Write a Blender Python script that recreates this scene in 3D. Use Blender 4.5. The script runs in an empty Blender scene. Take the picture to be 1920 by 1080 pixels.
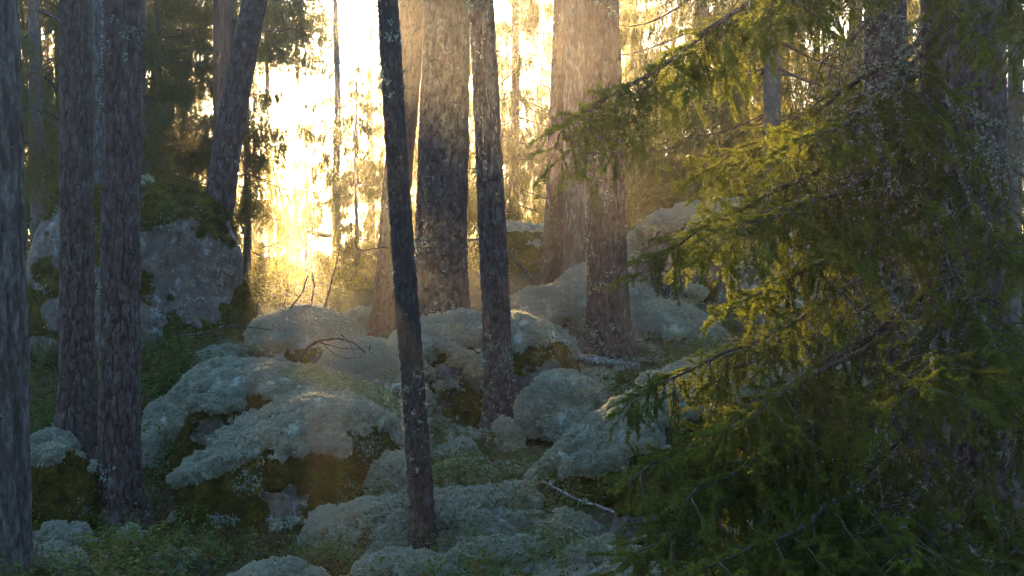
import bpy, math, random
import numpy as np
from mathutils import Vector, Matrix

# ------------------------------------------------------------------ camera, sky, sun, exposure
sc = bpy.context.scene
C = sc.collection
F_PX, CX, CY = 50.0 / 36.0 * 1920.0, 960.0, 540.0
CAM_Z, TILT = 1.8, math.atan(60.0 / (50.0 / 36.0 * 1920.0))

def ray(px, py):
    a, b = (px - CX) / F_PX, (CY - py) / F_PX
    ct, st = math.cos(TILT), math.sin(TILT)
    return np.array([a, ct + b * st, -st + b * ct])

def P(px, py, d):
    """the place seen at that pixel of the photograph, d metres in front of the camera"""
    r = ray(px, py)
    r = r * (d / r[1])
    return np.array([r[0], r[1], CAM_Z + r[2]])

cam = bpy.data.objects.new('camera', bpy.data.cameras.new('camera'))
C.objects.link(cam)
cam.location = (0, 0, CAM_Z)
cam.rotation_euler = (math.radians(90) - TILT, 0, 0)
cam.data.lens = 50; cam.data.sensor_width = 36
cam.data.clip_end = 2000
sc.camera = cam

S = ray(520, -10); S = S / np.linalg.norm(S)
SUN_EL = math.asin(S[2]); SUN_AZ = math.atan2(S[0], S[1])          # azimuth from +Y towards +X
world = bpy.data.worlds.new('World'); sc.world = world; world.use_nodes = True
nt = world.node_tree
bg = nt.nodes['Background']
sky = nt.nodes.new('ShaderNodeTexSky'); sky.sky_type = 'NISHITA'; sky.sun_disc = False
sky.sun_elevation = SUN_EL; sky.sun_rotation = SUN_AZ
sky.air_density = 1.0; sky.dust_density = 0.8; sky.ozone_density = 3.2
nt.links.new(sky.outputs[0], bg.inputs[0]); bg.inputs[1].default_value = 0.05

sl = bpy.data.lights.new('sun', 'SUN'); sl.energy = 5.0; sl.angle = math.radians(0.5); sl.color = (1.0, 0.64, 0.27)
so = bpy.data.objects.new('sun', sl); C.objects.link(so)
so.rotation_euler = Vector(-S).to_track_quat('-Z', 'Y').to_euler(); so.location = (0, 0, 30)

sc.view_settings.view_transform = 'Standard'; sc.view_settings.look = 'None'
sc.view_settings.gamma = 1.0; sc.view_settings.exposure = 3.85
cy = sc.cycles
cy.use_denoising = True; cy.use_adaptive_sampling = True; cy.adaptive_threshold = 0.006
cy.max_bounces = 5; cy.diffuse_bounces = 2; cy.glossy_bounces = 1; cy.transmission_bounces = 3; cy.volume_bounces = 0
cy.filter_width = 1.1; cy.caustics_reflective = False; cy.caustics_refractive = False; cy.sample_clamp_indirect = 4.0

# ------------------------------------------------------------------ noise
def _h(ix, iy, iz, s):
    h = (ix * 374761393 + iy * 668265263 + iz * 1442695041 + s * 1274126177) & 0xffffffff
    h = ((h ^ (h >> 13)) * 1274126177) & 0xffffffff
    h = ((h ^ (h >> 16)) * 2246822519) & 0xffffffff
    return ((h ^ (h >> 15)) & 0xffffff) / 16777215.0

def vnoise(p, s=0):
    p = np.asarray(p, float); i = np.floor(p).astype(np.int64); f = p - i; f = f * f * (3 - 2 * f)
    r = 0.0
    for dx in (0, 1):
        wx = f[:, 0] if dx else 1 - f[:, 0]
        for dy in (0, 1):
            wy = f[:, 1] if dy else 1 - f[:, 1]
            for dz in (0, 1):
                wz = f[:, 2] if dz else 1 - f[:, 2]
                r = r + wx * wy * wz * _h(i[:, 0] + dx, i[:, 1] + dy, i[:, 2] + dz, s)
    return r * 2 - 1

def fbm(p, s=0, o=4, g=0.5):
    r, a, t = 0.0, 1.0, 0.0
    p = np.asarray(p, float)
    for k in range(o):
        r = r + a * vnoise(p * 2.03 ** k, s + k * 17); t += a; a *= g
    return r / t

def cellnoise(p, s=0):
    """distance to the nearest of one point per lattice cell (3-D), and that point's random number"""
    p = np.asarray(p, float); i = np.floor(p).astype(np.int64)
    f1 = np.full(len(p), 9.0); rid = np.zeros(len(p))
    for dx in (-1, 0, 1):
        for dy in (-1, 0, 1):
            for dz in (-1, 0, 1):
                a, b, c = i[:, 0] + dx, i[:, 1] + dy, i[:, 2] + dz
                q = np.stack([a + _h(a, b, c, s), b + _h(a, b, c, s + 1), c + _h(a, b, c, s + 2)], 1)
                d = np.linalg.norm(q - p, axis=1)
                m = d < f1; f1[m] = d[m]; rid[m] = _h(a, b, c, s + 3)[m]
    return f1, rid

def plates(u, v, nu, s):
    """bark plates: gap to the cell border, cells wrap every nu in u"""
    iu, iv = np.floor(u).astype(np.int64), np.floor(v).astype(np.int64)
    f1 = np.full(u.shape, 9.0); f2 = np.full(u.shape, 9.0); rid = np.zeros(u.shape)
    for du in (-1, 0, 1):
        for dv in (-1, 0, 1):
            a, b = iu + du, iv + dv; aw = a % nu; z = np.zeros_like(a)
            d = np.hypot(a + .1 + .8 * _h(aw, b, z, s) - u, b + .1 + .8 * _h(aw, b, z, s + 1) - v)
            m = d < f1
            f2 = np.where(m, f1, np.minimum(f2, d)); rid = np.where(m, _h(aw, b, z, s + 2), rid); f1 = np.where(m, d, f1)
    return f2 - f1, rid

def sstep(x, a, b):
    t = np.clip((x - a) / (b - a), 0, 1); return t * t * (3 - 2 * t)

# ------------------------------------------------------------------ meshes
def mesh(name, v, tris=None, quads=None, smooth=True, attrs=None):
    v = np.asarray(v, np.float32).reshape(-1, 3)
    t = np.zeros((0, 3), np.int32) if tris is None else np.asarray(tris, np.int32).reshape(-1, 3)
    q = np.zeros((0, 4), np.int32) if quads is None else np.asarray(quads, np.int32).reshape(-1, 4)
    me = bpy.data.meshes.new(name)
    me.vertices.add(len(v)); me.vertices.foreach_set('co', v.ravel())
    li = np.concatenate([t.ravel(), q.ravel()]); me.loops.add(len(li)); me.loops.foreach_set('vertex_index', li)
    me.polygons.add(len(t) + len(q))
    me.polygons.foreach_set('loop_start', np.concatenate([np.arange(len(t)) * 3, len(t) * 3 + np.arange(len(q)) * 4]).astype(np.int32))
    me.polygons.foreach_set('use_smooth', np.full(len(t) + len(q), smooth))
    for k, a in (attrs or {}).items():
        at = me.attributes.new(k, 'FLOAT', 'POINT'); at.data.foreach_set('value', np.asarray(a, np.float32))
    me.update(calc_edges=True)
    return me

def obj(name, me, m, parent=None, loc=None, kind=None, label=None, cat=None, group=None):
    o = bpy.data.objects.new(name, me); C.objects.link(o)
    if me is not None and m is not None and not me.materials: me.materials.append(m)
    if parent is not None: o.parent = parent
    if loc is not None: o.location = loc
    if kind: o['kind'] = kind
    if label: o['label'] = label
    if cat: o['category'] = cat
    if group: o['group'] = group
    return o

def tri_soup(T):
    T = np.asarray(T, np.float32).reshape(-1, 3, 3)
    return T.reshape(-1, 3), np.arange(len(T) * 3).reshape(-1, 3)

def tube(pts, rad, n=6, cap=True):
    pts = np.asarray(pts, float); rad = np.asarray(rad, float); k = len(pts)
    t = np.gradient(pts, axis=0); t /= np.linalg.norm(t, axis=1, keepdims=True) + 1e-9
    ref = np.array([0, 0, 1.0]) if abs(t[0, 2]) < .8 else np.array([1.0, 0, 0])
    a = np.cross(t, ref); a /= np.linalg.norm(a, axis=1, keepdims=True) + 1e-9
    b = np.cross(t, a)
    th = np.arange(n) * 2 * math.pi / n
    ring = a[:, None] * np.cos(th)[None, :, None] + b[:, None] * np.sin(th)[None, :, None]
    v = (pts[:, None] + ring * rad[:, None, None]).reshape(-1, 3)
    i = np.arange(k - 1)[:, None] * n; j = np.arange(n)[None]
    q = np.stack([i + j, i + (j + 1) % n, i + n + (j + 1) % n, i + n + j], -1).reshape(-1, 4)
    tr = np.zeros((0, 3), int)
    if cap:
        v = np.concatenate([v, pts[-1:] + t[-1:] * rad[-1] * .6])
        e = (k - 1) * n; tr = np.stack([e + np.arange(n), e + (np.arange(n) + 1) % n, np.full(n, k * n)], 1)
    return v, q, tr

class Bag:
    """collects tubes into one mesh"""
    def __init__(s): s.v, s.q, s.t, s.n = [], [], [], 0
    def tube(s, *a, **k):
        v, q, t = tube(*a, **k); s.v.append(v); s.q.append(q + s.n); s.t.append(t + s.n); s.n += len(v)
    def mesh(s, name): return mesh(name, np.concatenate(s.v), np.concatenate(s.t), np.concatenate(s.q))

def ico(n):
    import bmesh
    bm = bmesh.new(); bmesh.ops.create_icosphere(bm, subdivisions=n, radius=1)
    v = np.array([x.co[:] for x in bm.verts]); f = np.array([[x.index for x in p.verts] for p in bm.faces]); bm.free()
    return v, f
ICO5, ICO4 = ico(6), ico(5)

def vnormals(v, f):
    fn = np.cross(v[f[:, 1]] - v[f[:, 0]], v[f[:, 2]] - v[f[:, 0]])
    n = np.zeros_like(v)
    for k in range(3): np.add.at(n, f[:, k], fn)
    return n / (np.linalg.norm(n, axis=1, keepdims=True) + 1e-12)

def scatter(v, f, density, rng, w=None):
    """points spread evenly over triangles; w = weight per vertex"""
    e1, e2 = v[f[:, 1]] - v[f[:, 0]], v[f[:, 2]] - v[f[:, 0]]
    cr = np.cross(e1, e2); A = np.linalg.norm(cr, axis=1) / 2
    aw = A if w is None else A * w[f].mean(1)
    n = int(aw.sum() * density)
    if n < 1: return np.zeros((0, 3)), np.zeros((0, 3))
    k = rng.choice(len(f), n, p=aw / aw.sum())
    a, b = rng.random(n), rng.random(n); m = a + b > 1; a[m], b[m] = 1 - a[m], 1 - b[m]
    return v[f[k, 0]] + e1[k] * a[:, None] + e2[k] * b[:, None], cr[k] / (2 * A[k, None] + 1e-12)

def unit(a): return a / (np.linalg.norm(a, axis=-1, keepdims=True) + 1e-9)

def tufts(p, n, rng, r=(.012, .022), k=22, size=.42):
    """little coral-like balls: k small faces round each point"""
    N = len(p)
    if N == 0: return np.zeros((0, 3, 3))
    rr = rng.uniform(r[0], r[1], (N, 1, 1))
    d = unit(rng.normal(size=(N, k, 3)) + n[:, None] * .55)
    c = p[:, None] + (n * rr[:, 0] * .25)[:, None] + d * rr * rng.uniform(.55, 1.15, (N, k, 1))
    a = unit(rng.normal(size=(N, k, 3)) + d * .6); b = unit(np.cross(a, d + .7 * rng.normal(size=(N, k, 3))))
    s = rr * size * rng.uniform(.6, 1.4, (N, k, 1))
    return np.stack([c - a * s * .6 - b * s, c - a * s * .6 + b * s, c + a * s * 1.1], 2).reshape(-1, 3, 3)

def tuft_tree():
    """geometry nodes: role 0 = cover, role 1 = the tuft to repeat, role 2 = where it grows"""
    g = bpy.data.node_groups.new('tufts', 'GeometryNodeTree')
    g.interface.new_socket('Geometry', in_out='INPUT', socket_type='NodeSocketGeometry'); g.interface.new_socket('Geometry', in_out='OUTPUT', socket_type='NodeSocketGeometry')
    N, L = g.nodes, g.links; gi, go = N.new('NodeGroupInput'), N.new('NodeGroupOutput')
    def attr(nm, ty):
        a = N.new('GeometryNodeInputNamedAttribute'); a.data_type = ty; a.inputs['Name'].default_value = nm; return a.outputs['Attribute']
    def part(src, lim):
        c = N.new('FunctionNodeCompare'); c.data_type = 'FLOAT'; c.operation = 'GREATER_THAN'; c.inputs[1].default_value = lim; L.new(attr('role', 'FLOAT'), c.inputs[0])
        sp = N.new('GeometryNodeSeparateGeometry'); sp.domain = 'POINT'; L.new(src, sp.inputs[0]); L.new(c.outputs[0], sp.inputs[1]); return sp.outputs
    rest, cov = part(gi.outputs[0], .5); pts, tuft = part(rest, 1.5)
    ip = N.new('GeometryNodeInstanceOnPoints'); L.new(pts, ip.inputs['Points']); L.new(tuft, ip.inputs['Instance'])
    er = N.new('FunctionNodeEulerToRotation'); L.new(attr('turn', 'FLOAT_VECTOR'), er.inputs[0]); L.new(er.outputs[0], ip.inputs['Rotation'])
    L.new(attr('size', 'FLOAT'), ip.inputs['Scale'])
    j = N.new('GeometryNodeJoinGeometry'); L.new(cov, j.inputs[0]); L.new(ip.outputs[0], j.inputs[0]); L.new(j.outputs[0], go.inputs[0])
    return g
TUFT_NODES = tuft_tree()
def tufted(name, cv, cf, p, rng, r, m, parent=None, k=34, **kw):
    """a lichen surface with tufts of mean radius r growing at p"""
    t = tufts(np.zeros((1, 3)), np.array([[0, 0, 1.0]]), rng, (1, 1), k, .36)
    tv, tt = tri_soup(t); n0, n1, n2 = len(cv), len(tv), len(p)
    me = mesh(name, np.concatenate([cv, tv, p]), np.concatenate([cf, tt + n0]), attrs={'role': np.concatenate([np.zeros(n0), np.ones(n1), np.full(n2, 2)]), 'size': np.concatenate([np.ones(n0 + n1), rng.uniform(.6, 1.35, n2) * r])})
    at = me.attributes.new('turn', 'FLOAT_VECTOR', 'POINT'); at.data.foreach_set('vector', np.concatenate([np.zeros((n0 + n1, 3)), rng.uniform(0, 6.28, (n2, 3))]).astype(np.float32).ravel())
    o = obj(name, me, m, parent, **kw)
    md = o.modifiers.new('tufts', 'NODES'); md.node_group = TUFT_NODES
    return o

def flakes(p, n, rng, r=(.008, .02), k=7):
    """leafy lichen rosettes: lobes lifted off the surface"""
    N = len(p)
    if N == 0: return np.zeros((0, 3, 3))
    rr = rng.uniform(r[0], r[1], (N, 1, 1))
    a = unit(rng.normal(size=(N, k, 3))); a = unit(a - n[:, None] * (a * n[:, None]).sum(-1, keepdims=True) + n[:, None] * rng.uniform(-.1, .9, (N, k, 1)))
    b = unit(np.cross(a, n[:, None] + .5 * rng.normal(size=(N, k, 3))))
    c = p[:, None] + n[:, None] * rr * .15 + rng.normal(size=(N, k, 3)) * rr * .35
    return np.stack([c, c + a * rr + b * rr * .45, c + a * rr * 1.05 - b * rr * .45], 2).reshape(-1, 3, 3)

# ------------------------------------------------------------------ materials
def material(name, cols, scale=6.0, rough=.85, bump=0.0, bscale=60.0, detail=6.0, trans=None, tw=.4, stretch=None, attr=None, spec=.25, second=None):
    m = bpy.data.materials.new(name); m.use_nodes = True
    n, l = m.node_tree.nodes, m.node_tree.links
    pb = n['Principled BSDF']; out = n['Material Output']
    pb.inputs['Roughness'].default_value = rough; pb.inputs['Specular IOR Level'].default_value = spec
    tc = n.new('ShaderNodeTexCoord'); src = tc.outputs['Object']
    if stretch:
        mp = n.new('ShaderNodeMapping'); mp.inputs['Scale'].default_value = stretch; l.new(src, mp.inputs[0]); src = mp.outputs[0]
    no = n.new('ShaderNodeTexNoise'); no.inputs['Scale'].default_value = scale; no.inputs['Detail'].default_value = detail; no.inputs['Roughness'].default_value = .62
    l.new(src, no.inputs['Vector'])
    cr = n.new('ShaderNodeValToRGB'); l.new(no.outputs['Fac'], cr.inputs[0])
    el = cr.color_ramp.elements
    while len(el) < len(cols): el.new(.5)
    for i, c in enumerate(cols):
        el[i].position = .3 + .4 * i / max(1, len(cols) - 1); el[i].color = (*c, 1)
    col = cr.outputs[0]
    def mix(a, b, fac):
        x = n.new('ShaderNodeMix'); x.data_type = 'RGBA'; l.new(fac, x.inputs[0])
        l.new(a, x.inputs[6])
        if isinstance(b, tuple): x.inputs[7].default_value = (*b, 1)
        else: l.new(b, x.inputs[7])
        return x.outputs[2]
    if second:                                               # blotches of another growth: (colour, scale, from, to)
        n2 = n.new('ShaderNodeTexNoise'); n2.inputs['Scale'].default_value = second[1]; n2.inputs['Detail'].default_value = 8; n2.inputs['Roughness'].default_value = .7
        l.new(tc.outputs['Object'], n2.inputs['Vector'])
        mr = n.new('ShaderNodeMapRange'); mr.inputs[1].default_value = second[2]; mr.inputs[2].default_value = second[3]; l.new(n2.outputs['Fac'], mr.inputs[0])
        col = mix(col, second[0], mr.outputs[0])
    if attr:                                                 # (attribute, colour): growth of that colour where the attribute is 1
        for an, ac in attr:
            at = n.new('ShaderNodeAttribute'); at.attribute_name = an
            col = mix(col, ac, at.outputs['Fac'])
    l.new(col, pb.inputs['Base Color'])
    if bump:
        b2 = n.new('ShaderNodeTexNoise'); b2.inputs['Scale'].default_value = bscale; b2.inputs['Detail'].default_value = 6; l.new(src, b2.inputs['Vector'])
        bm_ = n.new('ShaderNodeBump'); bm_.inputs['Strength'].default_value = bump; bm_.inputs['Distance'].default_value = .02
        l.new(b2.outputs['Fac'], bm_.inputs['Height']); l.new(bm_.outputs[0], pb.inputs['Normal'])
    if trans:
        tr = n.new('ShaderNodeBsdfTranslucent'); tr.inputs[0].default_value = (*trans, 1)
        mx = n.new('ShaderNodeMixShader'); mx.inputs[0].default_value = tw
        l.new(pb.outputs[0], mx.inputs[1]); l.new(tr.outputs[0], mx.inputs[2]); l.new(mx.outputs[0], out.inputs[0])
    return m

M = {}
M['bark'] = material('pine_bark', [(.072, .049, .043), (.12, .087, .078), (.20, .165, .158)], 16, .9, .9, 90, stretch=(1, 1, .6), attr=[('furrow', (.06, .034, .025))], second=((.27, .31, .28), 14, .66, .74))
M['bark_upper'] = material('pine_bark_smooth', [(.20, .105, .06), (.27, .15, .09), (.30, .2, .14)], 8, .85, .5, 50, stretch=(1, 1, .3), attr=[('furrow', (.13, .07, .045))])
M['bark_thin'] = material('dark_flaky_bark', [(.05, .038, .034), (.085, .066, .058), (.14, .12, .108)], 18, .9, .7, 90, stretch=(1, 1, .45), attr=[('furrow', (.05, .035, .03))], second=((.3, .36, .34), 16, .68, .75))
M['snag'] = material('bare_grey_wood', [(.035, .028, .024), (.12, .11, .105), (.26, .25, .25)], 8, .85, 1.0, 40, detail=12, stretch=(4, 4, 1.3), attr=[('furrow', (.06, .048, .04))], second=((.07, .055, .045), 4, .56, .68))
M['spruce_bark'] = material('spruce_bark', [(.11, .085, .07), (.17, .14, .12), (.24, .22, .19)], 16, .9, .5, 120, second=((.3, .36, .33), 9, .58, .7))
M['twig'] = material('twig_wood', [(.06, .042, .032), (.10, .075, .06), (.17, .15, .13)], 25, .9, .4, 120)
M['deadwood'] = material('dead_wood', [(.10, .07, .05), (.17, .13, .10), (.26, .23, .20)], 20, .85, .5, 90, second=((.38, .44, .42), 24, .5, .62))
M['lichen'] = material('reindeer_lichen', [(.20, .225, .16), (.40, .44, .34), (.62, .64, .54)], 11, .95, .5, 90, detail=10, trans=(.50, .52, .38), tw=.18, spec=.05, second=((.17, .16, .075), 5, .56, .72))
M['lichen_green'] = material('green_reindeer_lichen', [(.16, .20, .09), (.33, .37, .19), (.50, .52, .32)], 11, .95, .5, 90, trans=(.45, .5, .25), tw=.18, spec=.05)
M['leaf_lichen'] = material('leafy_grey_lichen', [(.17, .23, .20), (.26, .33, .29), (.36, .42, .37)], 12, .9, trans=(.3, .34, .26), tw=.2, spec=.1)
M['moss'] = material('cushion_moss', [(.045, .036, .012), (.085, .076, .015), (.17, .15, .024)], 7, .95, .8, 130, trans=(.2, .18, .02), tw=.2, spec=.05)
M['rock'] = material('granite', [(.07, .056, .045), (.13, .11, .092), (.20, .175, .15)], 9, .9, .9, 30, detail=10, second=((.24, .28, .27), 8, .56, .63))
M['ground'] = material('forest_floor', [(.05, .032, .018), (.085, .055, .028), (.07, .075, .02), (.13, .10, .045)], 3.2, .95, 1.0, 50, detail=10)
M['litter'] = material('needle_litter', [(.09, .045, .02), (.16, .085, .04), (.22, .14, .07)], 7, .9, trans=(.2, .1, .04), tw=.2)
M['berry_leaf'] = material('bilberry_leaf', [(.06, .10, .026), (.10, .155, .04), (.16, .18, .05)], 5, .55, trans=(.16, .24, .03), tw=.35, attr=[('dry', (.17, .075, .03))])
M['needle'] = material('spruce_needle', [(.028, .045, .009), (.042, .066, .011), (.065, .09, .014)], 5, .6, trans=(.26, .29, .03), tw=.34, attr=[('tip', (.13, .19, .024))])
M['needle_far'] = material('far_spruce_needle', [(.035, .052, .018), (.05, .07, .022), (.07, .085, .025)], 1.2, .7, trans=(.30, .28, .06), tw=.42)
M['bush_leaf'] = material('bush_leaf', [(.06, .08, .02), (.10, .12, .03), (.14, .12, .03)], 3, .6, trans=(.45, .40, .06), tw=.5)

# ------------------------------------------------------------------ the ground
ANCH = [(17, 1110, 8), (145, 862, 11.5), (222, 1012, 10), (798, 1058, 8.7), (937, 815, 12), (822, 640, 13.6), (722, 662, 15), (1142, 676, 14),
        (1040, 537, 18.5), (560, 590, 20), (560, 560, 26), (350, 645, 14), (1445, 660, 13.2), (1660, 800, 10), (1830, 1000, 8.5), (960, 1090, 8),
        (400, 985, 9.5), (60, 660, 14.5), (980, 505, 23), (1300, 560, 17), (620, 700, 13), (1000, 930, 9.6), (1250, 1050, 8), (820, 900, 10),
        (100, 1090, 8.4), (450, 1085, 8.2), (150, 560, 22), (300, 545, 26)]
A3 = np.array([P(*a) for a in ANCH])
A3 = np.concatenate([A3, [[0, 0, 0], [-6, 2, 0], [6, 2, 0], [-12, 8, .2], [12, 10, .6], [-12, 18, .9], [12, 20, 1.4], [0, -10, 0], [-4, 5, -.02], [4, 5, -.05], [2.2, 6.5, -.1],
                     [-8, 34, 1.2], [0, 36, 1.5], [10, 34, 1.7], [-20, 60, 1.8], [0, 60, 2.0], [20, 60, 2.1], [0, 120, 3], [-60, 120, 3], [60, 120, 3]]])
def ground_z(x, y):
    x = np.asarray(x, float); y = np.asarray(y, float); sh = x.shape; x, y = x.ravel(), y.ravel()
    d2 = (x[:, None] - A3[None, :, 0]) ** 2 + (y[:, None] - A3[None, :, 1]) ** 2
    w = 1 / (d2 + .35) ** 1.6
    z = (w * A3[None, :, 2]).sum(1) / w.sum(1)
    p = np.stack([x, y, 0 * x], 1)
    near = np.clip(1.6 - y / 40, .3, 1)
    z = z + .07 * near * fbm(p * 1.1, 3, 3) + .035 * near * fbm(p * 4.2, 9, 3)
    return z.reshape(sh)
def gz(x, y): return float(ground_z(np.array([x]), np.array([y]))[0])

def axis(dense0, dense1, step, lo, hi):
    a = list(np.arange(dense0, dense1, step)); s, v = step, dense1
    while v < hi: a.append(v); s *= 1.16; v += s
    a.append(hi); s, v = step, dense0
    while v > lo: s *= 1.16; v -= s; a.insert(0, max(v, lo))
    return np.array(a)
gx, gy = axis(-5.5, 4.5, .045, -260, 260), axis(7.0, 19, .05, -40, 420)
X, Y = np.meshgrid(gx, gy); Z = np.concatenate([ground_z(X[i:i + 40], Y[i:i + 40]) for i in range(0, len(gy), 40)])
nx, ny = len(gx), len(gy)
i = np.arange(ny - 1)[:, None] * nx + np.arange(nx - 1)[None]
quads = np.stack([i, i + 1, i + 1 + nx, i + nx], -1).reshape(-1, 4)
obj('ground', mesh('ground', np.stack([X, Y, Z], -1), quads=quads), M['ground'], kind='structure', label='dark mossy forest floor rising towards the light')
GV = np.stack([X, Y, Z], -1).reshape(-1, 3); GT = np.concatenate([quads[:, :3], quads[:, [0, 2, 3]]])

# ------------------------------------------------------------------ trunks
def trunk_mesh(name, path, rad, seed, n=112, dz=.022, plate=(.036, .085), depth=.0115, top=4.7, flare=.8, strips=False, wob=.02):
    path = np.asarray(path, float); rad = np.asarray(rad, float)
    z0, z1 = path[0, 2], path[-1, 2]
    zs = np.concatenate([np.arange(z0, min(top, z1), dz), np.linspace(min(top, z1), z1, 24)])
    cxy = [np.interp(zs, path[:, 2], path[:, k]) for k in (0, 1)]
    r = np.interp(zs, path[:, 2], rad)
    th = np.arange(n) * 2 * math.pi / n
    T, ZZ = np.meshgrid(th, zs); Rr = np.repeat(r[:, None], n, 1)
    h = ZZ - z0 - .18
    fl = flare * np.exp(-np.clip(h, 0, 9) / .22) * (1 + .4 * np.sin(3 * T + seed) + .25 * np.sin(5 * T + 2 * seed))
    pn = np.stack([np.cos(T) * Rr, np.sin(T) * Rr, ZZ], -1).reshape(-1, 3)
    warp = fbm(pn * 9, seed, 3).reshape(T.shape)
    w2 = fbm(pn * 11 + 5, seed + 5, 3).reshape(T.shape)
    def cells(pw, ph, sd, wu, wv):
        nu = max(5, int(2 * math.pi * r.mean() / pw))
        return plates((T / (2 * math.pi) * nu + wu * warp) % nu, ZZ / ph + wv * w2, nu, sd)
    gap, rid = cells(plate[0] * 1.5, plate[1] * 1.5, seed, .75, .7)
    gap2, rid2 = cells(plate[0] * .6, plate[1] * .5, seed + 50, .5, .5)
    e1, e2 = sstep(gap, .015, .17), sstep(gap2, .02, .3)
    edge = e1 * (.62 + .38 * e2); rid = .6 * rid + .4 * rid2
    if strips: edge = edge * .1 + .9 * sstep(fbm(pn * np.array([34, 34, 4.5]), seed, 4).reshape(T.shape), -.5, .2)
    fine = fbm(pn * np.array([38, 38, 30]), seed + 8, 3).reshape(T.shape)
    d = depth * 1.9 * np.clip(1.15 - .14 * (ZZ - z0), .6, 1.2) * (edge * (.7 + .6 * rid) - .6) + depth * .4 * fine + wob * Rr * fbm(pn * 2.2, seed + 3, 2).reshape(T.shape)
    RR = Rr * (1 + fl) + d
    V = np.stack([cxy[0][:, None] + np.cos(T) * RR, cxy[1][:, None] + np.sin(T) * RR, ZZ], -1).reshape(-1, 3)
    k = len(zs)
    a = np.arange(k - 1)[:, None] * n; j = np.arange(n)[None]
    q = np.stack([a + j, a + (j + 1) % n, a + n + (j + 1) % n, a + n + j], -1).reshape(-1, 4)
    return V, q, (1 - edge).reshape(-1)

def tree_trunk(name, label, cat, pix, dia, seed, m='bark', group='old trees standing among the boulders', height=9.5, lich=60, bury=.2, depths=None, **kw):
    """pix: (px, py) from base to top of frame at that distance; the stem goes on up past the frame"""
    d = pix[0][2]
    pts = [P(a, b, c) for a, b, c in pix]
    base = pts[0]; up = pts[-1] + (pts[-1] - pts[-2]) / max(1e-6, pts[-1][2] - pts[-2][2]) * max(0.1, height - pts[-1][2])
    path = np.array([base - (pts[1] - pts[0]) / (pts[1][2] - pts[0][2]) * bury] + pts + [up])
    r0 = dia / 2; zt = pts[-1][2]
    rad = np.interp(path[:, 2], [path[0, 2], zt, height], [r0, r0 * kw.pop('taper', .86), r0 * .35])
    V, q, fur = trunk_mesh(name, path, rad, seed, **kw)
    root = bpy.data.objects.new(name, None); C.objects.link(root); root.location = base
    root['label'] = label; root['category'] = cat; root['group'] = group
    t = obj('trunk', mesh('trunk', V - base, quads=q, attrs={'furrow': fur}), M[m], root)
    rng = np.random.default_rng(seed + 100)
    if lich:
        f = np.concatenate([q[:, :3], q[:, [0, 2, 3]]]); v = V - base
        w = sstep(fbm(V * 3.1, seed + 40, 3) - .1 * (V[:, 0] - base[0]) / r0 - .10 * np.clip(V[:, 2] - base[2] - 1, 0, 3), .08, .4)
        w = w * (V[:, 2] < 5) * (fur < .6)
        if w.sum() > 5:
            p, n_ = scatter(v, f, lich * 9, rng, w)
            if len(p):
                tv, tt = tri_soup(flakes(p, n_, rng, (.007, .02), 6)); obj('bark_lichen', mesh('bark_lichen', tv, tt, smooth=False), M['leaf_lichen'], root, kind='stuff')
    if m != 'snag':
        for k in range(5):
            z = rng.uniform(base[2] + .5, base[2] + 4.2); az = rng.uniform(-3.3, .2); r_ = np.interp(z, path[:, 2], rad); c = np.array([np.interp(z, path[:, 2], path[:, j]) for j in (0, 1)] + [z])
            dr = np.array([math.cos(az), math.sin(az), rng.uniform(-.2, .35)]); L = rng.uniform(.03, .09) if k < 3 else rng.uniform(.08, .3)
            pts_ = c + dr * (r_ * .8) + np.linspace(0, 1, 5)[:, None] * dr * (L + r_ * .2) + np.cumsum(rng.normal(size=(5, 3)), 0) * .012 * (L / .2)
            B = Bag(); B.tube(pts_ - base, np.linspace(.011, .004, 5) if k < 3 else np.linspace(.006, .0015, 5), 6); obj('branch_stub', B.mesh('branch_stub'), M['twig'], root)
    return root, path, rad

tree_trunk('dead_tree', 'barkless grey dead trunk cut off by the left edge of the picture', 'tree', [(17, 1120, 8), (9, 600, 8), (-4, 0, 8)], .255, 11, 'snag', lich=8, strips=True, depth=.012, flare=.12)
tree_trunk('pine_tree', 'straight pine second from the left edge, pale lichen tufts at its foot', 'tree', [(144, 866, 11.5), (144, 430, 11.5), (141, 0, 11.5)], .28, 12)
tree_trunk('pine_tree', 'straight thick pine third from the left, bark furrowed, standing in bilberry', 'tree', [(221, 1015, 10), (226, 500, 10), (229, 0, 10)], .285, 13, plate=(.034, .11))
tree_trunk('dead_tree', 'narrow pale trunk half hidden between the two left pines', 'tree', [(183, 560, 17), (184, 300, 17), (182, 0, 17)], .17, 14, 'snag', lich=0, n=36, dz=.06, strips=True, depth=.006)
tree_trunk('pine_tree', 'leaning reddish pine rising to the right from behind the big boulder', 'tree', [(396, 560, 15.8), (407, 415, 15.8), (428, 260, 15.8), (455, 110, 15.8), (478, 0, 15.8)], .35, 15, lich=20, taper=.76, plate=(.06, .12))
tree_trunk('pine_tree', 'slim upright backlit trunk just behind the leaning pine', 'tree', [(420, 585, 20), (416, 250, 20), (415, 0, 20)], .235, 16, 'bark_upper', n=40, dz=.05, lich=0, taper=.95)
tree_trunk('pine_tree', 'thin dark curving tree in front of all the central trunks', 'tree', [(799, 1060, 8.7), (790, 930, 8.7), (776, 740, 8.7), (762, 560, 8.7), (747, 340, 8.7), (735, 140, 8.7), (727, 0, 8.7)], .142, 17, 'bark_thin', n=56, dz=.018, plate=(.022, .04), depth=.0085, taper=.86, flare=.12)
tree_trunk('pine_tree', 'reddish pine behind the thin dark tree, leaning right from a pale foot', 'tree', [(720, 662, 15), (732, 500, 15), (752, 260, 15), (774, 0, 15)], .285, 18, 'bark_upper', lich=25, taper=1.0)
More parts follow.
